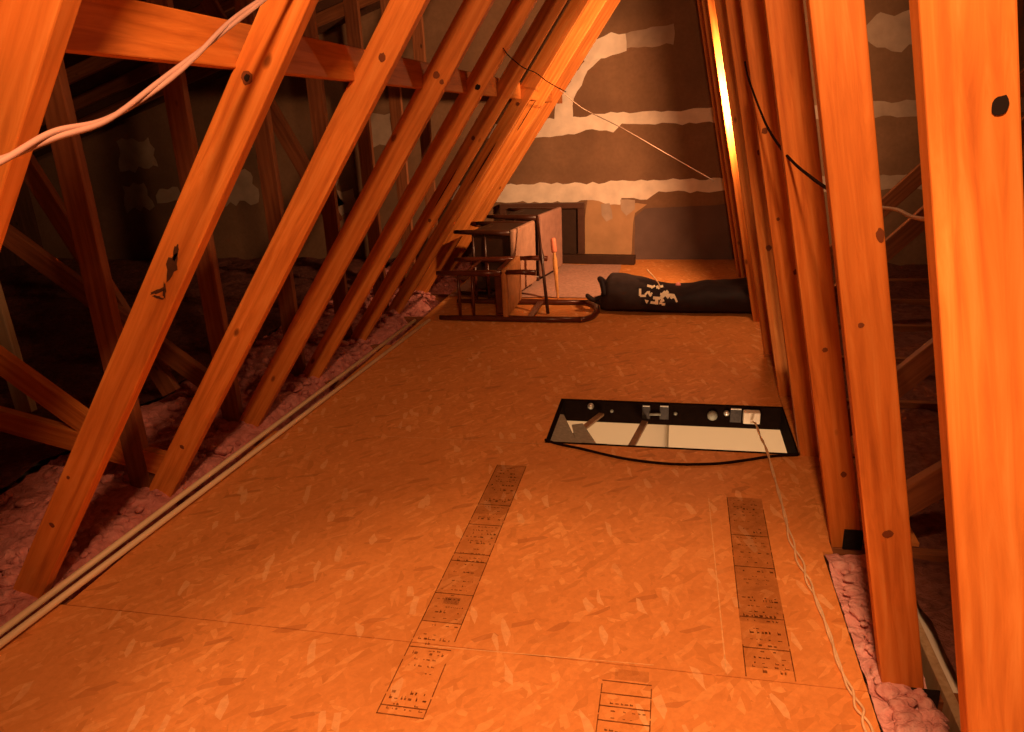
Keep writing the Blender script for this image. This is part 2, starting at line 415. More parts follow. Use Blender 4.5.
bm = bmesh.new(); box(bm, XW0, XW1, Y0F-.05, Y0F, -.3, 3.0); tag(link('wall_front', bm, 'sheath'), 'dark boarding closing the attic behind the viewer', 'wall', kind='structure')

# hallway under the hatch
def hall():
    zc, zb = -.116, -2.5
    bm = bmesh.new(); box(bm, -1.6, .12, 3.62, 3.68, zb, zc); tag(link('wall_hall', bm, 'cream_wall'), 'cream hallway wall below the hatch', 'wall', kind='structure')
    bm = bmesh.new(); box(bm, .02, 2.2, 3.50, 3.56, zb, zc); tag(link('wall_hall_right', bm, 'cream_wall'), 'white hallway wall below the hatch', 'wall', kind='structure')
    bm = bmesh.new(); box(bm, -1.6, 2.2, 1.4, 3.7, zb-.05, zb); tag(link('floor_hall', bm, 'white_wall'), 'pale hallway floor below the hatch', 'floor', kind='structure')
    bm = bmesh.new(); box(bm, -1.66, -1.6, 1.4, 3.7, zb, zc); box(bm, 2.2, 2.26, 1.4, 3.7, zb, zc); box(bm, -1.6, 2.2, 1.34, 1.4, zb, zc)
    tag(link('wall_hall_side', bm, 'white_wall'), 'white side walls of the hallway below', 'wall', kind='structure')
    bm = bmesh.new()                            # ceiling board under the joists with the hatch opening
    for r in ((XW0, HX0-.03, Y0F, WALL_Y), (HX1+.03, XW1, Y0F, WALL_Y), (HX0-.03, HX1+.03, Y0F, HY0-.03), (HX0-.03, HX1+.03, HY1+.03, WALL_Y)):
        box(bm, r[0], r[1], r[2], r[3], -.116, -.103)
    tag(link('ceiling_hall', bm, 'white_wall'), 'ceiling board below the joists', 'ceiling', kind='structure')
hall()

# ------------------------------------------------------------------ roof trusses
labels = {
 0: 'nearest roof truss, its very wide right web filling the right edge of the photo',
 1: 'roof truss whose left web has a dark bark scar and right web a round knot',
 2: 'third nearest roof truss, left web footed beside two low fan diagonals',
 3: 'roof truss whose right web stands at the near right corner of the hatch',
 4: 'roof truss whose right web stands just past the far right corner of the hatch',
 5: 'sixth roof truss from the viewer, its shaded left web just before the bright far webs',
 6: 'roof truss whose right web glows yellow near its top above the navy bag',
 7: 'second roof truss from the gable wall, left web above the chair pile',
 8: 'last roof truss before the gypsum gable wall, mostly hidden by the others',
}
spotsL = {1: [('bark', 1.214, .15, .012, .032, .15), ('bark', 1.25, .0, .005, .022, .1), ('bark', 1.150, .30, .004, .022, .35), ('bark', 1.140, -.02, .004, .020, -.6), ('bark', 1.125, .12, .014, .004, .3), ('ring', 1.682, -.21, .008, .010), ('knot', .323, -.25, .009, .007), ('knot', .502, -.5, .005, .006)],
          2: [('knot', 1.772, .2, .010, .012), ('knot', .263, -.02, .009, .008)],
          3: [('knot', 1.729, -.05, .012, .012), ('knot', 1.72, .6, .008, .009)],
          4: [('hole', 1.70, .3, .012, .012)],
          5: [('knot', 1.4, -.2, .010, .012), ('knot', .9, .3, .009, .010), ('hole', 1.1, 0, .0025, .12)],
          6: [('knot', 1.6, 0, .010, .012), ('hole', 1.2, .2, .003, .16)],
          7: [('hole', 1.5, -.2, .003, .12)]}
spotsR = {0: [('hole', 1.307, .55, .0085, .0105)],
          1: [('knot', .43, -.02, .0105, .010), ('knot', .897, -.29, .006, .005), ('knot', 1.064, .80, .007, .014)],
          2: [('knot', .25, .3, .008, .01), ('knot', .641, .04, .008, .007)],
          3: [('knot', .92, -.34, .006, .006), ('knot', .725, .5, .010, .010), ('knot', 1.218, -.5, .010, .010)],
          4: [('knot', .7, -.1, .012, .013), ('knot', 1.1, .2, .010, .012)],
          5: [('knot', .42, .3, .010, .010)]}
for k in range(NT):
    tr = tag(empty('roof_truss', (0, TY(k), 0)), labels[k], 'roof truss', 'timber roof trusses along the attic')
    zb = -FT
    ap = (RIDGE_X, RIDGE_Z - .10)
    board('web', webpt('L', zb), webpt('L', 2.56), tr, spots=spotsL.get(k, ()), cut=True)
    board('web', webpt('R', zb), webpt('R', 2.56), tr, spots=spotsR.get(k, ()), cut=True)
    # vertical posts outside the webs, and the fan diagonals towards the eaves
    if k >= 2: board('post', (-1.872, zb), (-1.872, roof_z(-1.87)-.05), tr, 'dull_lumber', y0=.0005)
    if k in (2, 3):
        board('diagonal', (-1.92, .167), (-3.45, 1.345), tr, 'lumber' if k == 2 else 'dull_lumber', y0=.001)
    if k == 5: board('diagonal', (-2.45, 1.89), (-1.862, .70), tr, 'dull_lumber', y0=BT+.001)
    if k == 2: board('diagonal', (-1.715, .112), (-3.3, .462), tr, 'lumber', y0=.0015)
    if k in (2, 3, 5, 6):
        board('diagonal', (.62, .090), (2.05, 1.30 if k == 2 else 1.62), tr, 'dull_lumber', y0=.001)
    if k >= 2: board('post', (2.1, zb), (2.1, roof_z(2.1)-.05), tr, 'dull_lumber')
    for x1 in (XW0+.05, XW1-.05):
        board('rafter', (RIDGE_X, RIDGE_Z+.022), (x1, roof_z(x1)+.022), tr, 'dull_lumber', y0=0)
    board('bottom_chord', (XW0+.05, -FT-CH/2), (XW1-.05, -FT-CH/2), tr, 'dull_lumber', w=CH, y0=.0) if not (HY0-.06 < TY(k)+BT and TY(k) < HY1+.03) else None
    # galvanised gang plates at the feet
    if k in (1,):
        bm = bmesh.new(); box(bm, -1.905, -1.832, -.003, -.0008, -.028, .012); link('connector_plate', bm, 'plate', tr)
        bm = bmesh.new(); box(bm, .552, .620, -.003, -.0008, -.035, .020); link('connector_plate', bm, 'plate', tr)
    if k == 2:
        bm = bmesh.new(); box(bm, .535, .590, -.003, -.0008, -.012, .055); link('connector_plate', bm, 'plate', tr)

# extra loose members seen between the left webs
def loose(name, a, b_, Y, label, mat='dull_lumber'):
    r = board(name, a, b_, None, mat, y0=0); r.location.y = Y
    return tag(r, label, 'brace')
loose('diagonal_brace', (-2.966, 1.67), (-2.235, .105), TY(3)+.10, 'dull brown diagonal timber leaning behind the first two left webs, left of the bark-scarred web')
loose('eave_strut', (-2.86, .065), (-2.90, 1.75), TY(3)-.09, 'pale upright strut at the left edge of the photo above the low diagonals', 'pale_lumber')

# lateral brace nailed along the outside of the left webs
bm = bmesh.new(); box(bm, -BT/2, BT/2, 0, .09, -2.4, 3.55, 0, .003)
lb = link('lateral_brace', bm, 'lumber')
lb.matrix_world = Matrix(((1,0,0,-.895),(0,.0215,1,2.75),(0,1,-.0215,1.362),(0,0,0,1)))
tag(lb, 'long orange timber brace running level across the outside of the left webs', 'brace')

# ------------------------------------------------------------------ insulation
def insulation(name, x0, x1, y0, y1, res, hfun, label, tufts, amp=1.0, mat='insul'):
    bm = bmesh.new(); nx = int((x1-x0)/res); ny = int((y1-y0)/res); g = {}
    for i in range(nx+1):
        for j in range(ny+1):
            x = x0 + (x1-x0)*i/nx; y = y0 + (y1-y0)*j/ny
            p = Vector((x*7, y*7, 1.3))
            z = hfun(x, y) + amp*(.035*noise.noise(p) + .024*abs(noise.noise(p*2.7)) + .016*noise.noise(p*6.1))
            dx = .012*noise.noise(p*3.1 + Vector((5,0,0))); dy = .012*noise.noise(p*3.1 + Vector((0,9,0)))
            if i in (0, nx): dx = 0
            if j in (0, ny): dy = 0
            g[i,j] = bm.verts.new((x+dx, y+dy, z))
    for i in range(nx):
        for j in range(ny): bm.faces.new((g[i,j], g[i+1,j], g[i+1,j+1], g[i,j+1])).smooth = True
    rnd = random.Random(4)                      # loose fibre tufts
    for _ in range(tufts):
        x = rnd.uniform(x0+.03, x1-.03); y = rnd.uniform(y0+.03, y1-.03); z = hfun(x, y) + .01
        r = bmesh.ops.create_icosphere(bm, subdivisions=2, radius=rnd.uniform(.012, .030)*(.5 + .5*amp))
        s = Vector((rnd.uniform(.7,1.5), rnd.uniform(.7,1.5), rnd.uniform(.5,.9)))
        for v in r['verts']:
            q = v.co*40; v.co = Vector((v.co.x*s.x, v.co.y*s.y, v.co.z*s.z))*(1+.5*noise.noise(q*1.3+Vector((x*9,y*9,0)))) + Vector((x, y, z))
        for f in {f for v in r['verts'] for f in v.link_faces}: f.smooth = True
    return tag(link(name, bm, mat), label, 'insulation', kind='stuff')
def hl(x, y):
    e = min(1, max(0, (-1.67 - x)/.10))
    return -.068 + .078*e
insulation('insulation', -2.40, -1.62, .2, WALL_Y, .024, hl, 'pink fibreglass insulation lying beside the left edge of the floor', 900)
insulation('insulation', XW0+.02, -2.425, .2, WALL_Y, .07, lambda x, y: .01, 'insulation coloured dark for shade in the far left bays towards the eave', 0, 1.0, 'insul_shaded')
def hr(x, y):
    return -.040 + .012*math.sin(y*3) - max(0, (x-.60))*.8 * (1 if x < .66 else 0) - (.05 if x >= .66 else 0)
insulation('insulation', .472, .618, .6, 2.04, .008, lambda x, y: .004 if x < .595 else -.03, 'pink fibreglass strip between the floor edge and the right webs', 420, .45, 'insul_lit')
insulation('insulation', .70, XW1-.06, .2, WALL_Y, .10, lambda x, y: -.045, 'dark insulation in the bays beyond the right webs', 0, 1.0, 'insul_shaded')
bm = bmesh.new(); box(bm, .632, .655, .25, 2.06, -.085, .004, 0, .002)
lath = link('wood_strip', bm, 'pale_lumber'); tag(lath, 'pale weathered wooden strip on edge beside the foot of the second right web', 'wood strip')

# ------------------------------------------------------------------ attic hatch
hz = -.104
h = tag(empty('attic_hatch', ((HX0+HX1)/2, (HY0+HY1)/2, -.1)), 'open attic hatch in the floor with dark lining and metal fittings', 'attic hatch')
def hpart(name, bm, mat, parent=h, smooth=False):
    o = link(name, bm, mat, parent, smooth)
    off = -Vector(h.location)
    if parent is h: o.location = off
    return o
bm = bmesh.new()
e = .018
box(bm, HX0+.001, HX1-.001, HY1-e, HY1-.001, hz, -.001); box(bm, HX0+.001, HX1-.001, HY0+.001, HY0+e, hz, -.001)
box(bm, HX0+.001, HX0+e, HY0+e, HY1-e, hz, -.001); box(bm, HX1-.007, HX1-.001, HY0+e, HY1-e, hz, -.001)
hpart('lining', bm, 'dark_frame')
yb = HY1-e
def catch(x, w, z0, z1):
    bm = bmesh.new(); box(bm, x-w/2, x+w/2, yb-.006, yb-.001, z0, z1, 0, .001); box(bm, x-w/2, x+w/2, yb-.014, yb-.006, z1-.006, z1, 0, .001)
    p = hpart('catch', bm, 'plate')
    bm = bmesh.new(); box(bm, x-w/2+.002, x+w/2-.002, yb-.016, yb-.004, z1+.0005, z1+.003); 
    q = link('catch_tip', bm, 'shiny', p)
    return p
catch(-.085, .036, -.075, -.012); catch(-.005, .040, -.075, -.010); catch(.305, .048, -.075, -.010)
bm = bmesh.new(); tube(bm, [(-.07, yb-.012, -.05), (-.02, yb-.012, -.048)], .006); hpart('hinge_pin', bm, 'steel')
for x in (-.24, .045):
    bm = bmesh.new(); lathe(bm, [(.008,0),(.008,.004),(.005,.008)], 10); o = hpart('bolt', bm, 'steel', smooth=True)
    o.matrix_local = Matrix.Translation(Vector((x, yb-.001, -.045)) - Vector(h.location)) @ Matrix.Rotation(math.pi/2, 4, 'X')
bm = bmesh.new(); lathe(bm, [(.022,0),(.022,.014),(.014,.022),(.006,.024)], 14); o = hpart('pulley', bm, 'steel', smooth=True)
o.matrix_local = Matrix.Translation(Vector((.205, yb-.001, -.045)) - Vector(h.location)) @ Matrix.Rotation(math.pi/2, 4, 'X')
bm = bmesh.new(); lathe(bm, [(.004,0),(.012,.004),(.013,.012),(.008,.02)], 12); o = hpart('knob', bm, 'shiny', smooth=True)
o.matrix_local = Matrix.Translation(Vector((.265, yb-.001, -.030)) - Vector(h.location)) @ Matrix.Rotation(math.pi/2, 4, 'X')
bm = bmesh.new(); box(bm, .335, .405, yb-.040, yb-.001, -.066, -.012, 0, .004); hpart('junction_box', bm, 'mud')
bm = bmesh.new(); lathe(bm, [(.004,0),(.014,.004),(.015,.012),(.009,.022)], 12); o = hpart('knob', bm, 'shiny', smooth=True)
o.matrix_local = Matrix.Translation(Vector((-.335, yb-.001, -.022)) - Vector(h.location)) @ Matrix.Rotation(math.pi/2, 4, 'X')
# steel corner brackets at the left end
def tri(bm, pts, th):
    a = [bm.verts.new(Vector(p)) for p in pts]; n = (a[1].co-a[0].co).cross(a[2].co-a[0].co).normalized()*th
    b_ = [bm.verts.new(v.co+n) for v in a]; k = len(a)
    bm.faces.new(a[::-1]); bm.faces.new(b_)
    for i in range(k): bm.faces.new((a[i], a[(i+1)%k], b_[(i+1)%k], b_[i]))
bm = bmesh.new(); tri(bm, [(-.458,2.736,-.010),(-.335,2.736,-.024),(-.345,2.76,-.024),(-.440,3.03,-.012),(-.456,3.03,-.010)], .003); bmesh.ops.recalc_face_normals(bm, faces=bm.faces)
br = hpart('corner_bracket', bm, 'steel')
bm = bmesh.new(); tri(bm, [(-.345,2.740,-.030),(-.255,2.740,-.040),(-.262,2.775,-.040),(-.352,2.985,-.030),(-.395,2.955,-.026)], .004); bmesh.ops.recalc_face_normals(bm, faces=bm.faces)
hpart('corner_bracket', bm, 'steel')
bm = bmesh.new(); box(bm, -.335, -.225, 2.736, 2.775, -.036, -.018, 0, .004); hpart('bracket_foot', bm, 'plate')
def bar(bm, a, b_, w, t):
    a, b_ = Vector(a), Vector(b_); d = (b_-a).normalized(); s = d.cross(Vector((0,0,1))).normalized(); u = s.cross(d)
    vs = []
    for p in (a, b_):
        for (i, j) in ((-1,-1),(1,-1),(1,1),(-1,1)): vs.append(bm.verts.new(p + s*w/2*i + u*t/2*j))
    for q in ((3,2,1,0),(4,5,6,7),(0,1,5,4),(1,2,6,5),(2,3,7,6),(3,0,4,7)): bm.faces.new([vs[i] for i in q])
bm = bmesh.new(); bar(bm, (-.285, yb-.02, -.055), (-.395, HY0+.16, -.055), .026, .010); hpart('arm', bm, 'arm')
bm = bmesh.new(); bar(bm, (-.090, yb-.02, -.085), (-.17, HY0+.03, -.100), .028, .012); hpart('arm', bm, 'arm')

# black cord sagging along the near rim of the hatch
bm = bmesh.new()
tube(bm, spline([(-.475,2.735,.004),(-.42,2.70,.006),(-.32,2.665,.006),(-.15,2.60,.006),(.02,2.575,.006),(.18,2.595,.006),(.30,2.64,.006),(.40,2.685,.006),(.495,2.708,.006)], 8), .0052, 8)
tag(link('black_cord', bm, 'black_wire', smooth=True), 'black cord curving along the near rim of the floor hatch', 'cord')

# ------------------------------------------------------------------ poles and cords
def pole(a, b_, r, label):
    bm = bmesh.new(); tube(bm, [a, b_], r, 12); return tag(link('plastic_pole', bm, 'pole'), label, 'pole', 'two pale poles along the left edge of the floor')
pole((-1.704,.95,.022), (-1.500,4.42,.012), .0100, 'right one of two long pale poles lying along the left edge of the floor')
pole((-1.722,.95,.036), (-1.594,4.41,.012), .0100, 'left one of two long pale poles lying along the left edge of the floor')
# twisted white pull cord
base = spline([(.368,3.134,-.052),(.372,3.02,-.010),(.374,2.86,.004),(.380,2.705,.020),(.386,2.50,.008),(.388,2.30,.006),(.387,2.113,.006),(.400,1.95,.006),(.411,1.82,.006),(.420,1.68,.006),(.423,1.553,.006),(.436,1.45,.006),(.444,1.369,.006),(.450,1.20,.006)], 10)
bm = bmesh.new()
for s in (0, 1):
    pts = []
    for i, p in enumerate(base):
        t = i/len(base); amp = .0026 + .006*max(0, math.sin((t-.42)*17))*(t > .42)
        a = i*.42 + s*math.pi
        pts.append(p + Vector((math.cos(a)*amp, 0, max(0, math.sin(a))*.004)))
    tube(bm, pts, .0030, 6)
tag(link('pull_cord', bm, 'white_rope', smooth=True), 'white twisted cord trailing from the hatch across the floor to the right foreground', 'cord')
# cable across the upper left corner
cp = spline([(-.74,.56,1.225),(-.73,.66,1.247),(-.722,.722,1.262),(-.72,.80,1.284),(-.72,.895,1.299),(-.72,1.01,1.341),(-.72,1.115,1.386),(-.72,1.23,1.440),(-.715,1.37,1.500),(-.695,1.49,1.56),(-.66,1.56,1.62)], 10)
bm = bmesh.new()
for s in (0, 1):
    tube(bm, [p + Vector((math.cos(i*.16+s*math.pi), math.sin(i*.16+s*math.pi)*.3, math.sin(i*.16+s*math.pi)))*.0036 for i, p in enumerate(cp)], .0038, 8)
tag(link('twin_cable', bm, 'clear_cable', smooth=True), 'pinkish white twin cable swooping across the upper left corner in front of the webs', 'cable')
def wire(pts, r, mat, label):
    bm = bmesh.new(); tube(bm, spline(pts, 8), r, 6); return tag(link('wire', bm, mat, smooth=True), label, 'wire')
WIRES = [
 ([(745,62,2.85),(749,80,2.70),(765,122,2.45),(780,147,2.2),(795,164,2.0),(812,178,1.75),(826,188,1.56)], .0035, 'black_wire', 'thin black wire hanging slack across the right webs near head height'),
 ([(503,48,3.30),(508,55,3.27),(516,62,3.28),(524,68,3.28),(536,73,3.85),(548,82,3.88),(566,92,3.90)], .0022, 'black_wire', 'short black wire stapled across the left webs near the ceiling'),
 ([(560,90,4.5),(584,109,5.0),(620,127,4.8),(665,153,4.5),(714,181,3.93)], .0026, 'grey_wire', 'thin pale wire strung in front of the gable wall to the glowing right web'),
 ([(875,207,1.9),(886,208,1.85),(898,210,1.75),(910,216,1.6),(924,219,1.40),(940,218,1.2)], .0042, 'grey_wire', 'pale cable crossing the gap between the two nearest right webs'),
]
# camera model (used to convert the surveyed sight lines of the wires to metres)
F, YAW, PIT, ROLL, CAMZ = 748.53, -.2160, .3362, -.0431, 1.2967
fw = Vector((math.sin(YAW)*math.cos(PIT), math.cos(YAW)*math.cos(PIT), -math.sin(PIT)))
r_ = Vector((math.cos(YAW), -math.sin(YAW), 0)); u_ = r_.cross(fw)
rt = r_*math.cos(ROLL) + u_*math.sin(ROLL); up = -r_*math.sin(ROLL) + u_*math.cos(ROLL)
def at(px, py, Y):
    d = fw*F + rt*(px-512) + up*(366-py); d = d*(Y/d.y); return Vector((0,0,CAMZ)) + d
for pts, r, mt, lab in WIRES: wire([at(*p) for p in pts], r, mt, lab)

# ------------------------------------------------------------------ things at the far end
def lie(root, x0, yc, z0=0.0, tilt=0.0, yaw=0.0):
    """lay a chair on its back: legs point to -x, backrest flat on the floor to +x"""
    base = Matrix(((0,0,1,0),(-1,0,0,0),(0,-1,0,0),(0,0,0,1)))
    root.matrix_world = Matrix.Translation((x0, yc, z0)) @ Matrix.Rotation(yaw, 4, 'Z') @ Matrix.Rotation(tilt, 4, 'Y') @ base
def chair(label, wood, seatmat, w=.44, d=.40, sh=.44, top=.97, back=True, arms=False):
    r = tag(empty('dining_chair' if back else 'stool'), label, 'chair' if back else 'stool', None if back else 'padded stools lying on their sides')
    if not back: top = sh + .03
    def P(name, bm, mat, smooth=False): return link(name, bm, mat, r, smooth)
    # local frame: x right, y back, z up; rear face at y = +d/2
    for sx in (-1, 1):
        bm = bmesh.new(); x = sx*(w/2-.022)
        tube(bm, [(x, -d/2+.025, 0), (x, -d/2+.025, .10), (x, -d/2+.025, .30), (x, -d/2+.025, sh-.02)], [.013,.017,.020,.021], 10); P('leg', bm, wood)
        bm = bmesh.new()
        tube(bm, [(x, d/2-.02, 0), (x, d/2-.02, .2), (x, d/2-.02, sh-.02)] + ([(x, d/2-.02, sh), (x, d/2-.018, sh+.25), (x, d/2-.02, top-.06)] if back else []), [.014,.018,.021] + ([.021,.019,.016] if back else []), 10); P('back_post' if back else 'leg', bm, wood)
    bm = bmesh.new(); box(bm, -w/2, w/2, -d/2, d/2-.03, sh-.02, sh+.016, 0, .012); P('seat', bm, seatmat)
    bm = bmesh.new(); box(bm, -w/2+.02, w/2-.02, -d/2+.015, d/2-.05, (sh-.065) if back else .13, sh-.021, 0, .004); P('seat_rail' if back else 'apron', bm, wood if back else 'plank')
    for z, ys in ((.14, (-d/2+.025, d/2-.02)), (.23, (-d/2+.025, d/2-.02))):
        for sx in (-1, 1):
            x = sx*(w/2-.022); bm = bmesh.new(); tube(bm, [(x, ys[0], z), (x, 0, z), (x, ys[1], z)], [.008,.012,.008], 8); P('stretcher', bm, wood)
    for y in (-d/2+.025,):
        bm = bmesh.new(); tube(bm, [(-w/2+.03, y, .19), (0, y, .19), (w/2-.03, y, .19)], [.008,.012,.008], 8); P('stretcher', bm, wood)
    if arms:
        for sx in (-1, 1):
            x = sx*(w/2-.015); bm = bmesh.new()
            tube(bm, [(x, -d/2+.02, sh-.02), (x, -d/2+.015, sh+.10), (x, -d/2+.02, sh+.20)], [.014,.016,.018], 10)
            P('arm', bm, wood)
    if not back: return r
    # curved crest rail, lower rail, slats
    bm = bmesh.new(); pts = [(sx_*(w/2-.022), d/2-.02, top-.07) if abs(sx_) == 1 else (sx_*(w/2-.022), d/2-.014, top - .07*abs(sx_)**4 + .02*(1-abs(sx_))) for sx_ in [i/10 for i in range(-10, 11)]]
    tube(bm, pts, .019, 10); P('crest_rail', bm, wood)
    bm = bmesh.new(); box(bm, -w/2+.03, w/2-.03, d/2-.030, d/2-.012, sh+.13, sh+.17, 0, .004); P('back_rail', bm, wood)
    return r
c1 = chair('dark wooden chair lying on its back, tan seat on edge, beside the pole ends', 'chair_wood', 'seat_wood', d=.335, w=.47, arms=True)
lie(c1, -1.44, 4.67, .168)
c2 = chair('padded stool on its side directly behind the dark chair, pale mauve seat', 'chair_wood_dark', 'mauve_light', back=False, d=.48)
lie(c2, -1.45, 5.25, .255, yaw=-.16)
c3 = chair('padded stool on its side nearest the gable wall, mauve seat before the picture frame', 'chair_wood_dark', 'mauve', back=False, d=.50)
lie(c3, -1.34, 5.84, .265, yaw=-.22)

# leaning dark cane and turned leg with a pink cap
def rodthing(name, bm, mat, loc, a, b_, parent=None):
    o = link(name, bm, mat, parent, True)
    return o
bm = bmesh.new(); A, B = at(548, 314, 4.62), at(537, 216, 4.95)
A.z = max(A.z, .01)
tube(bm, [A, A.lerp(B, .5), A.lerp(B, .58), A.lerp(B, .66), B], [.011,.010,.019,.010,.009], 10)
tag(link('walking_stick', bm, 'chair_wood_dark', smooth=True), 'thin dark stick with a swollen grip leaning upright against the chairs', 'stick')
tl = tag(empty('turned_leg', (0,0,0)), 'honey-coloured turned furniture leg with a pinkish cap, standing beside the dark stick', 'furniture leg')
A, B = at(558, 299, 4.98), at(553, 238, 5.02); A.z = max(0.0, A.z)
tl.location = A
d = B - A; L = d.length
q = d.to_track_quat('Z', 'Y').to_matrix().to_4x4()
bm = bmesh.new(); lathe(bm, [(.007,0),(.010,.02),(.007,.045),(.011,.06),(.012,L*.3),(.017,L*.5),(.016,L*.65),(.009,L*.74),(.013,L*.78)], 14); o = link('shaft', bm, 'light_wood', tl, True); o.matrix_local = q
bm = bmesh.new(); lathe(bm, [(.016,L*.77),(.019,L*.79),(.019,L*.96),(.014,L)], 14); o = link('cap', bm, 'pink_cap', tl, True); o.matrix_local = q

# picture frame against the wall
pf = tag(empty('picture_frame', (-1.08, WALL_Y-.06, 0)), 'dark empty picture frame standing against the gable wall behind the chairs', 'picture frame')
bm = bmesh.new(); x0, x1, zt, t = -.36, .365, .495, .055
for b4 in ((x0,x1,zt-.045,zt), (x0,x1,0,.06), (x0,x0+t,.06,zt-.045), (x1-t,x1,.06,zt-.045)): box(bm, b4[0], b4[1], -.03, .03, b4[2], b4[3], 0, .004)
link('frame', bm, 'picture_frame', pf)
bm = bmesh.new(); box(bm, x0+t-.01, x1-t+.01, .005, .015, .05, zt-.04); link('backing', bm, 'picture_back', pf)
bm = bmesh.new(); box(bm, -.34, .34, -.035, .035, 0, .075, 0, .004)
pk = link('plank', bm, 'plank'); pk.location = (-.62, 6.255, .0); pk.rotation_euler.z = -.10
tag(pk, 'dark plank lying on the floor along the foot of the gable wall', 'plank')
bm = bmesh.new()
nx, ny = 30, 40; g = {}
for i in range(nx+1):
    for j in range(ny+1):
        x = -1.55 + 1.16*i/nx + .02*noise.noise(Vector((j*.3, 2, 0))); y = 5.06 + 1.12*j/ny + .03*noise.noise(Vector((i*.25, 5, 0)))
        g[i,j] = bm.verts.new((x, y, .007 + .004*noise.noise(Vector((x*6, y*6, 0)))))
for i in range(nx):
    for j in range(ny): bm.faces.new((g[i,j],g[i+1,j],g[i+1,j+1],g[i,j+1])).smooth = True
cr = link('carpet_remnant', bm, 'carpet'); tag(cr, 'dusty mauve carpet remnant on the floor under the chairs', 'carpet')

# ------------------------------------------------------------------ navy bag
bag = tag(empty('duffel_bag', (.02, 4.83, 0)), 'dark navy soft bag with white print slumped on the floor by the gable wall', 'bag')
def bag_surface(u, v):
    """u 0..1 left to right, v 0..1 angle around the section (0 = bottom near)"""
    x = -.46 + 1.02*u
    endf = min(1, (u/.06))**.4 * min(1, ((1-u)/.06))**.5 if 0 < u < 1 else 0
    hh = .185 + .05*max(0, u-.6)/.4 + .03*math.sin(u*5+.5) - .055*math.exp(-((u-.42)/.16)**2)
    a = 2*math.pi*v
    cy, sz = math.cos(a), math.sin(a)
    p = 2.6
    yy = math.copysign(abs(cy)**(2/p), cy); zz = math.copysign(abs(sz)**(2/p), sz)
    y = -yy*.205*(.35+.65*endf) - .02*u + .02
    z = hh*(.5+.5*zz)*(.30+.70*endf)
    k = noise.noise(Vector((x*5, y*6, z*8)))*.018 + noise.noise(Vector((x*13, y*11, z*14+3)))*.008
    return Vector((x, y - k*1.0*abs(cy), max(0.002, z + k*max(0, sz))))
bm = bmesh.new(); nu, nv = 90, 48; g = {}
for i in range(nu+1):
    for j in range(nv): g[i,j] = bm.verts.new(bag_surface(min(max(i/nu,.001),.999), j/nv))
for i in range(nu):
    for j in range(nv):
        f = bm.faces.new((g[i,j], g[i+1,j], g[i+1,(j+1)%nv], g[i,(j+1)%nv])); f.smooth = True
        f.material_index = 1 if i < nu*.26 + 3*math.sin(j) else 0
bm.faces.new([g[0,j] for j in range(nv)]); bm.faces.new([g[nu,j] for j in range(nv)][::-1])
bmesh.ops.recalc_face_normals(bm, faces=bm.faces)
link('bag_body', bm, 'nylon', bag, mats=['nylon', 'nylon_worn'])
bm = bmesh.new()
tube(bm, spline([(-.44,-.10,.10),(-.50,-.13,.085),(-.535,-.12,.11),(-.50,-.09,.075),(-.45,-.08,.05)], 6), .014, 8); link('handle', bm, 'nylon_worn', bag, True)
bm = bmesh.new(); tube(bm, spline([(-.43,.02,.16),(-.46,-.05,.205),(-.44,-.12,.19),(-.42,-.16,.12)], 6), .018, 8); link('handle', bm, 'nylon', bag, True)
# worn white print wrapped on the front: find the cloth point seen along each sight line
grid = [(iu/160, iv/160, bag_surface(iu/160, iv/160)) for iu in range(40, 125) for iv in range(2, 44)]
def proj(P):
    d = P - Vector((0, 0, CAMZ)); z = d.dot(fw)
    return 512 + F*d.dot(rt)/z, 366 - F*d.dot(up)/z
B0 = Vector(bag.location)
gp = [(proj(p + B0), u, v) for u, v, p in grid]
def on_cloth(px, py):
    (q, u, v) = min(gp, key=lambda t: (t[0][0]-px)**2 + (t[0][1]-py)**2)
    for _ in range(3):                          # refine
        e = .002; c0 = proj(bag_surface(u, v)+B0); cu = proj(bag_surface(u+e, v)+B0); cv = proj(bag_surface(u, v+e)+B0)
        a, b_, c_, d_ = (cu[0]-c0[0])/e, (cv[0]-c0[0])/e, (cu[1]-c0[1])/e, (cv[1]-c0[1])/e
        det = a*d_ - b_*c_
        if abs(det) < 1: break
        rx, ry = px-c0[0], py-c0[1]
        u2, v2 = u + (d_*rx - b_*ry)/det, v + (-c_*rx + a*ry)/det
        if abs(u2-u) > .03 or abs(v2-v) > .03: break
        u, v = u2, v2
    p = bag_surface(u, v); n = (bag_surface(u+.004, v)-bag_surface(u-.004, v)).cross(bag_surface(u, v+.006)-bag_surface(u, v-.006)).normalized()
    if n.dot(p - Vector((p.x, 0, .08))) < 0: n = -n
    return p + n*.0035
bm = bmesh.new()
def S(x0, y0, x1, y1, w=2.2):
    a, b_ = Vector((x0, y0)), Vector((x1, y1)); d = (b_-a).normalized(); n = Vector((-d.y, d.x))*w/2
    k = max(2, int((b_-a).length/1.5)); A_ = []
    for i in range(k+1):
        c_ = a.lerp(b_, i/k); A_.append((bm.verts.new(on_cloth(*(c_+n))), bm.verts.new(on_cloth(*(c_-n)))))
    for p, q in zip(A_, A_[1:]): bm.faces.new((p[0], q[0], q[1], p[1]))
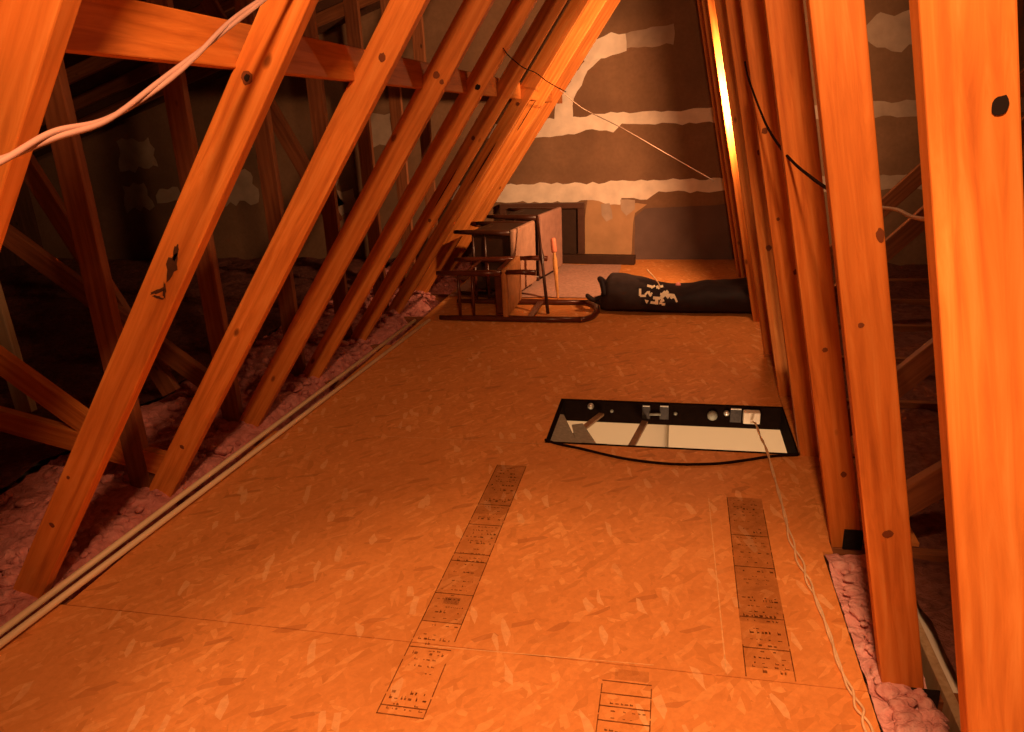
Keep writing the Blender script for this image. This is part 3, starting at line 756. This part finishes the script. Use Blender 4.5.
for t in [(647,286,653,287.5,2.4), (651,288.5,655,286,2), (656,288,663,286.5,2.4), (657,286,659,289.5,1.8),
          (640,289,640,296,2.4), (640,296,646,296,2.2), (645,295,648,292,2), (648,292,651,296.5,2.4), (650,296,652,293,1.8), (647,292.5,650,292,1.5),
          (660,299,668,291.5,3.4), (663,292,669,298,3.2), (660,294.5,672,295.5,2.6), (664,300,660,302,2.6),
          (653,298,660,298.5,2.8), (656.5,298,656.5,306,3.2), (657,301.5,653,303,1.8),
          (671,299,673.5,294.5,2), (673.5,295,677,302,2), (670,297.5,675,298,1.5),
          (645,303,648,307,2), (648,307,665,306.5,2.4), (650,304.5,655,305,1.8), (659,305,664,304.5,1.8)]:
    S(*t)
bmesh.ops.recalc_face_normals(bm, faces=bm.faces)
link('white_print', bm, 'print', bag)
bm = bmesh.new(); bmesh.ops.create_icosphere(bm, subdivisions=2, radius=.018); o = link('tag', bm, 'pink_tag', bag, True); o.location = on_cloth(678, 282.5); o['label'] = 'small pink round tag'; o.scale = (1, .6, 1)
bm = bmesh.new(); tube(bm, spline([(-.165,.10,.235),(-.12,.02,.205),(-.085,-.06,.178),(-.078,-.09,.160)], 6), [.004]*18+[.008], 6); link('drawstring', bm, 'white_rope', bag, True)

# ------------------------------------------------------------------ lights
def point(name, loc, power, col, rad=.05):
    l = bpy.data.lights.new(name, 'POINT'); l.energy = power; l.color = col; l.shadow_soft_size = rad
    o = bpy.data.objects.new(name, l); o.location = loc; C.objects.link(o); return o
WARM = (1.0, .47, .21)
def spot(name, loc, target, power, col, angle, blend, rad=.05):
    l = bpy.data.lights.new(name, 'SPOT'); l.energy = power; l.color = col; l.spot_size = math.radians(angle); l.spot_blend = blend; l.shadow_soft_size = rad
    o = bpy.data.objects.new(name, l); o.location = loc; C.objects.link(o)
    o.rotation_euler = (Vector(target) - Vector(loc)).to_track_quat('-Z', 'Y').to_euler(); return o
point('near_bulb', (-.02, .45, 2.15), 145, WARM, .05)
spot('floor_fill_spot', (.08, .0, 2.1), (-.12, .9, 0), 175, WARM, 56, .45, .06)  # added spot with no lamp behind it, brightens the near floor
point('far_bulb', (.315, 4.33, 1.26), 19, WARM, .03)
spot('gable_fill_spot', (.315, 4.33, 1.26), (-.60, 6.4, 1.25), 230, WARM, 140, .8, .03)  # extra spot added at the far bulb to brighten the gable wall
point('hall_lamp', (.2, 2.2, -.9), 40, (1.0, .64, .38), .15)
w = bpy.data.worlds.new('World'); scn.world = w; w.use_nodes = True
w.node_tree.nodes['Background'].inputs[0].default_value = (.9, .42, .22, 1); w.node_tree.nodes['Background'].inputs[1].default_value = .035

# ------------------------------------------------------------------ camera
cam = bpy.data.cameras.new('Camera'); cam.sensor_fit = 'HORIZONTAL'; cam.sensor_width = 36; cam.lens = F/1024*36
co = bpy.data.objects.new('Camera', cam); C.objects.link(co)
mt = Matrix((rt, up, -fw)).transposed().to_4x4(); mt.translation = (0, 0, CAMZ); co.matrix_world = mt
cam.clip_start = .02
scn.camera = co
scn.view_settings.view_transform = 'Standard'
scn.view_settings.look = 'None'
scn.view_settings.exposure = 0.0
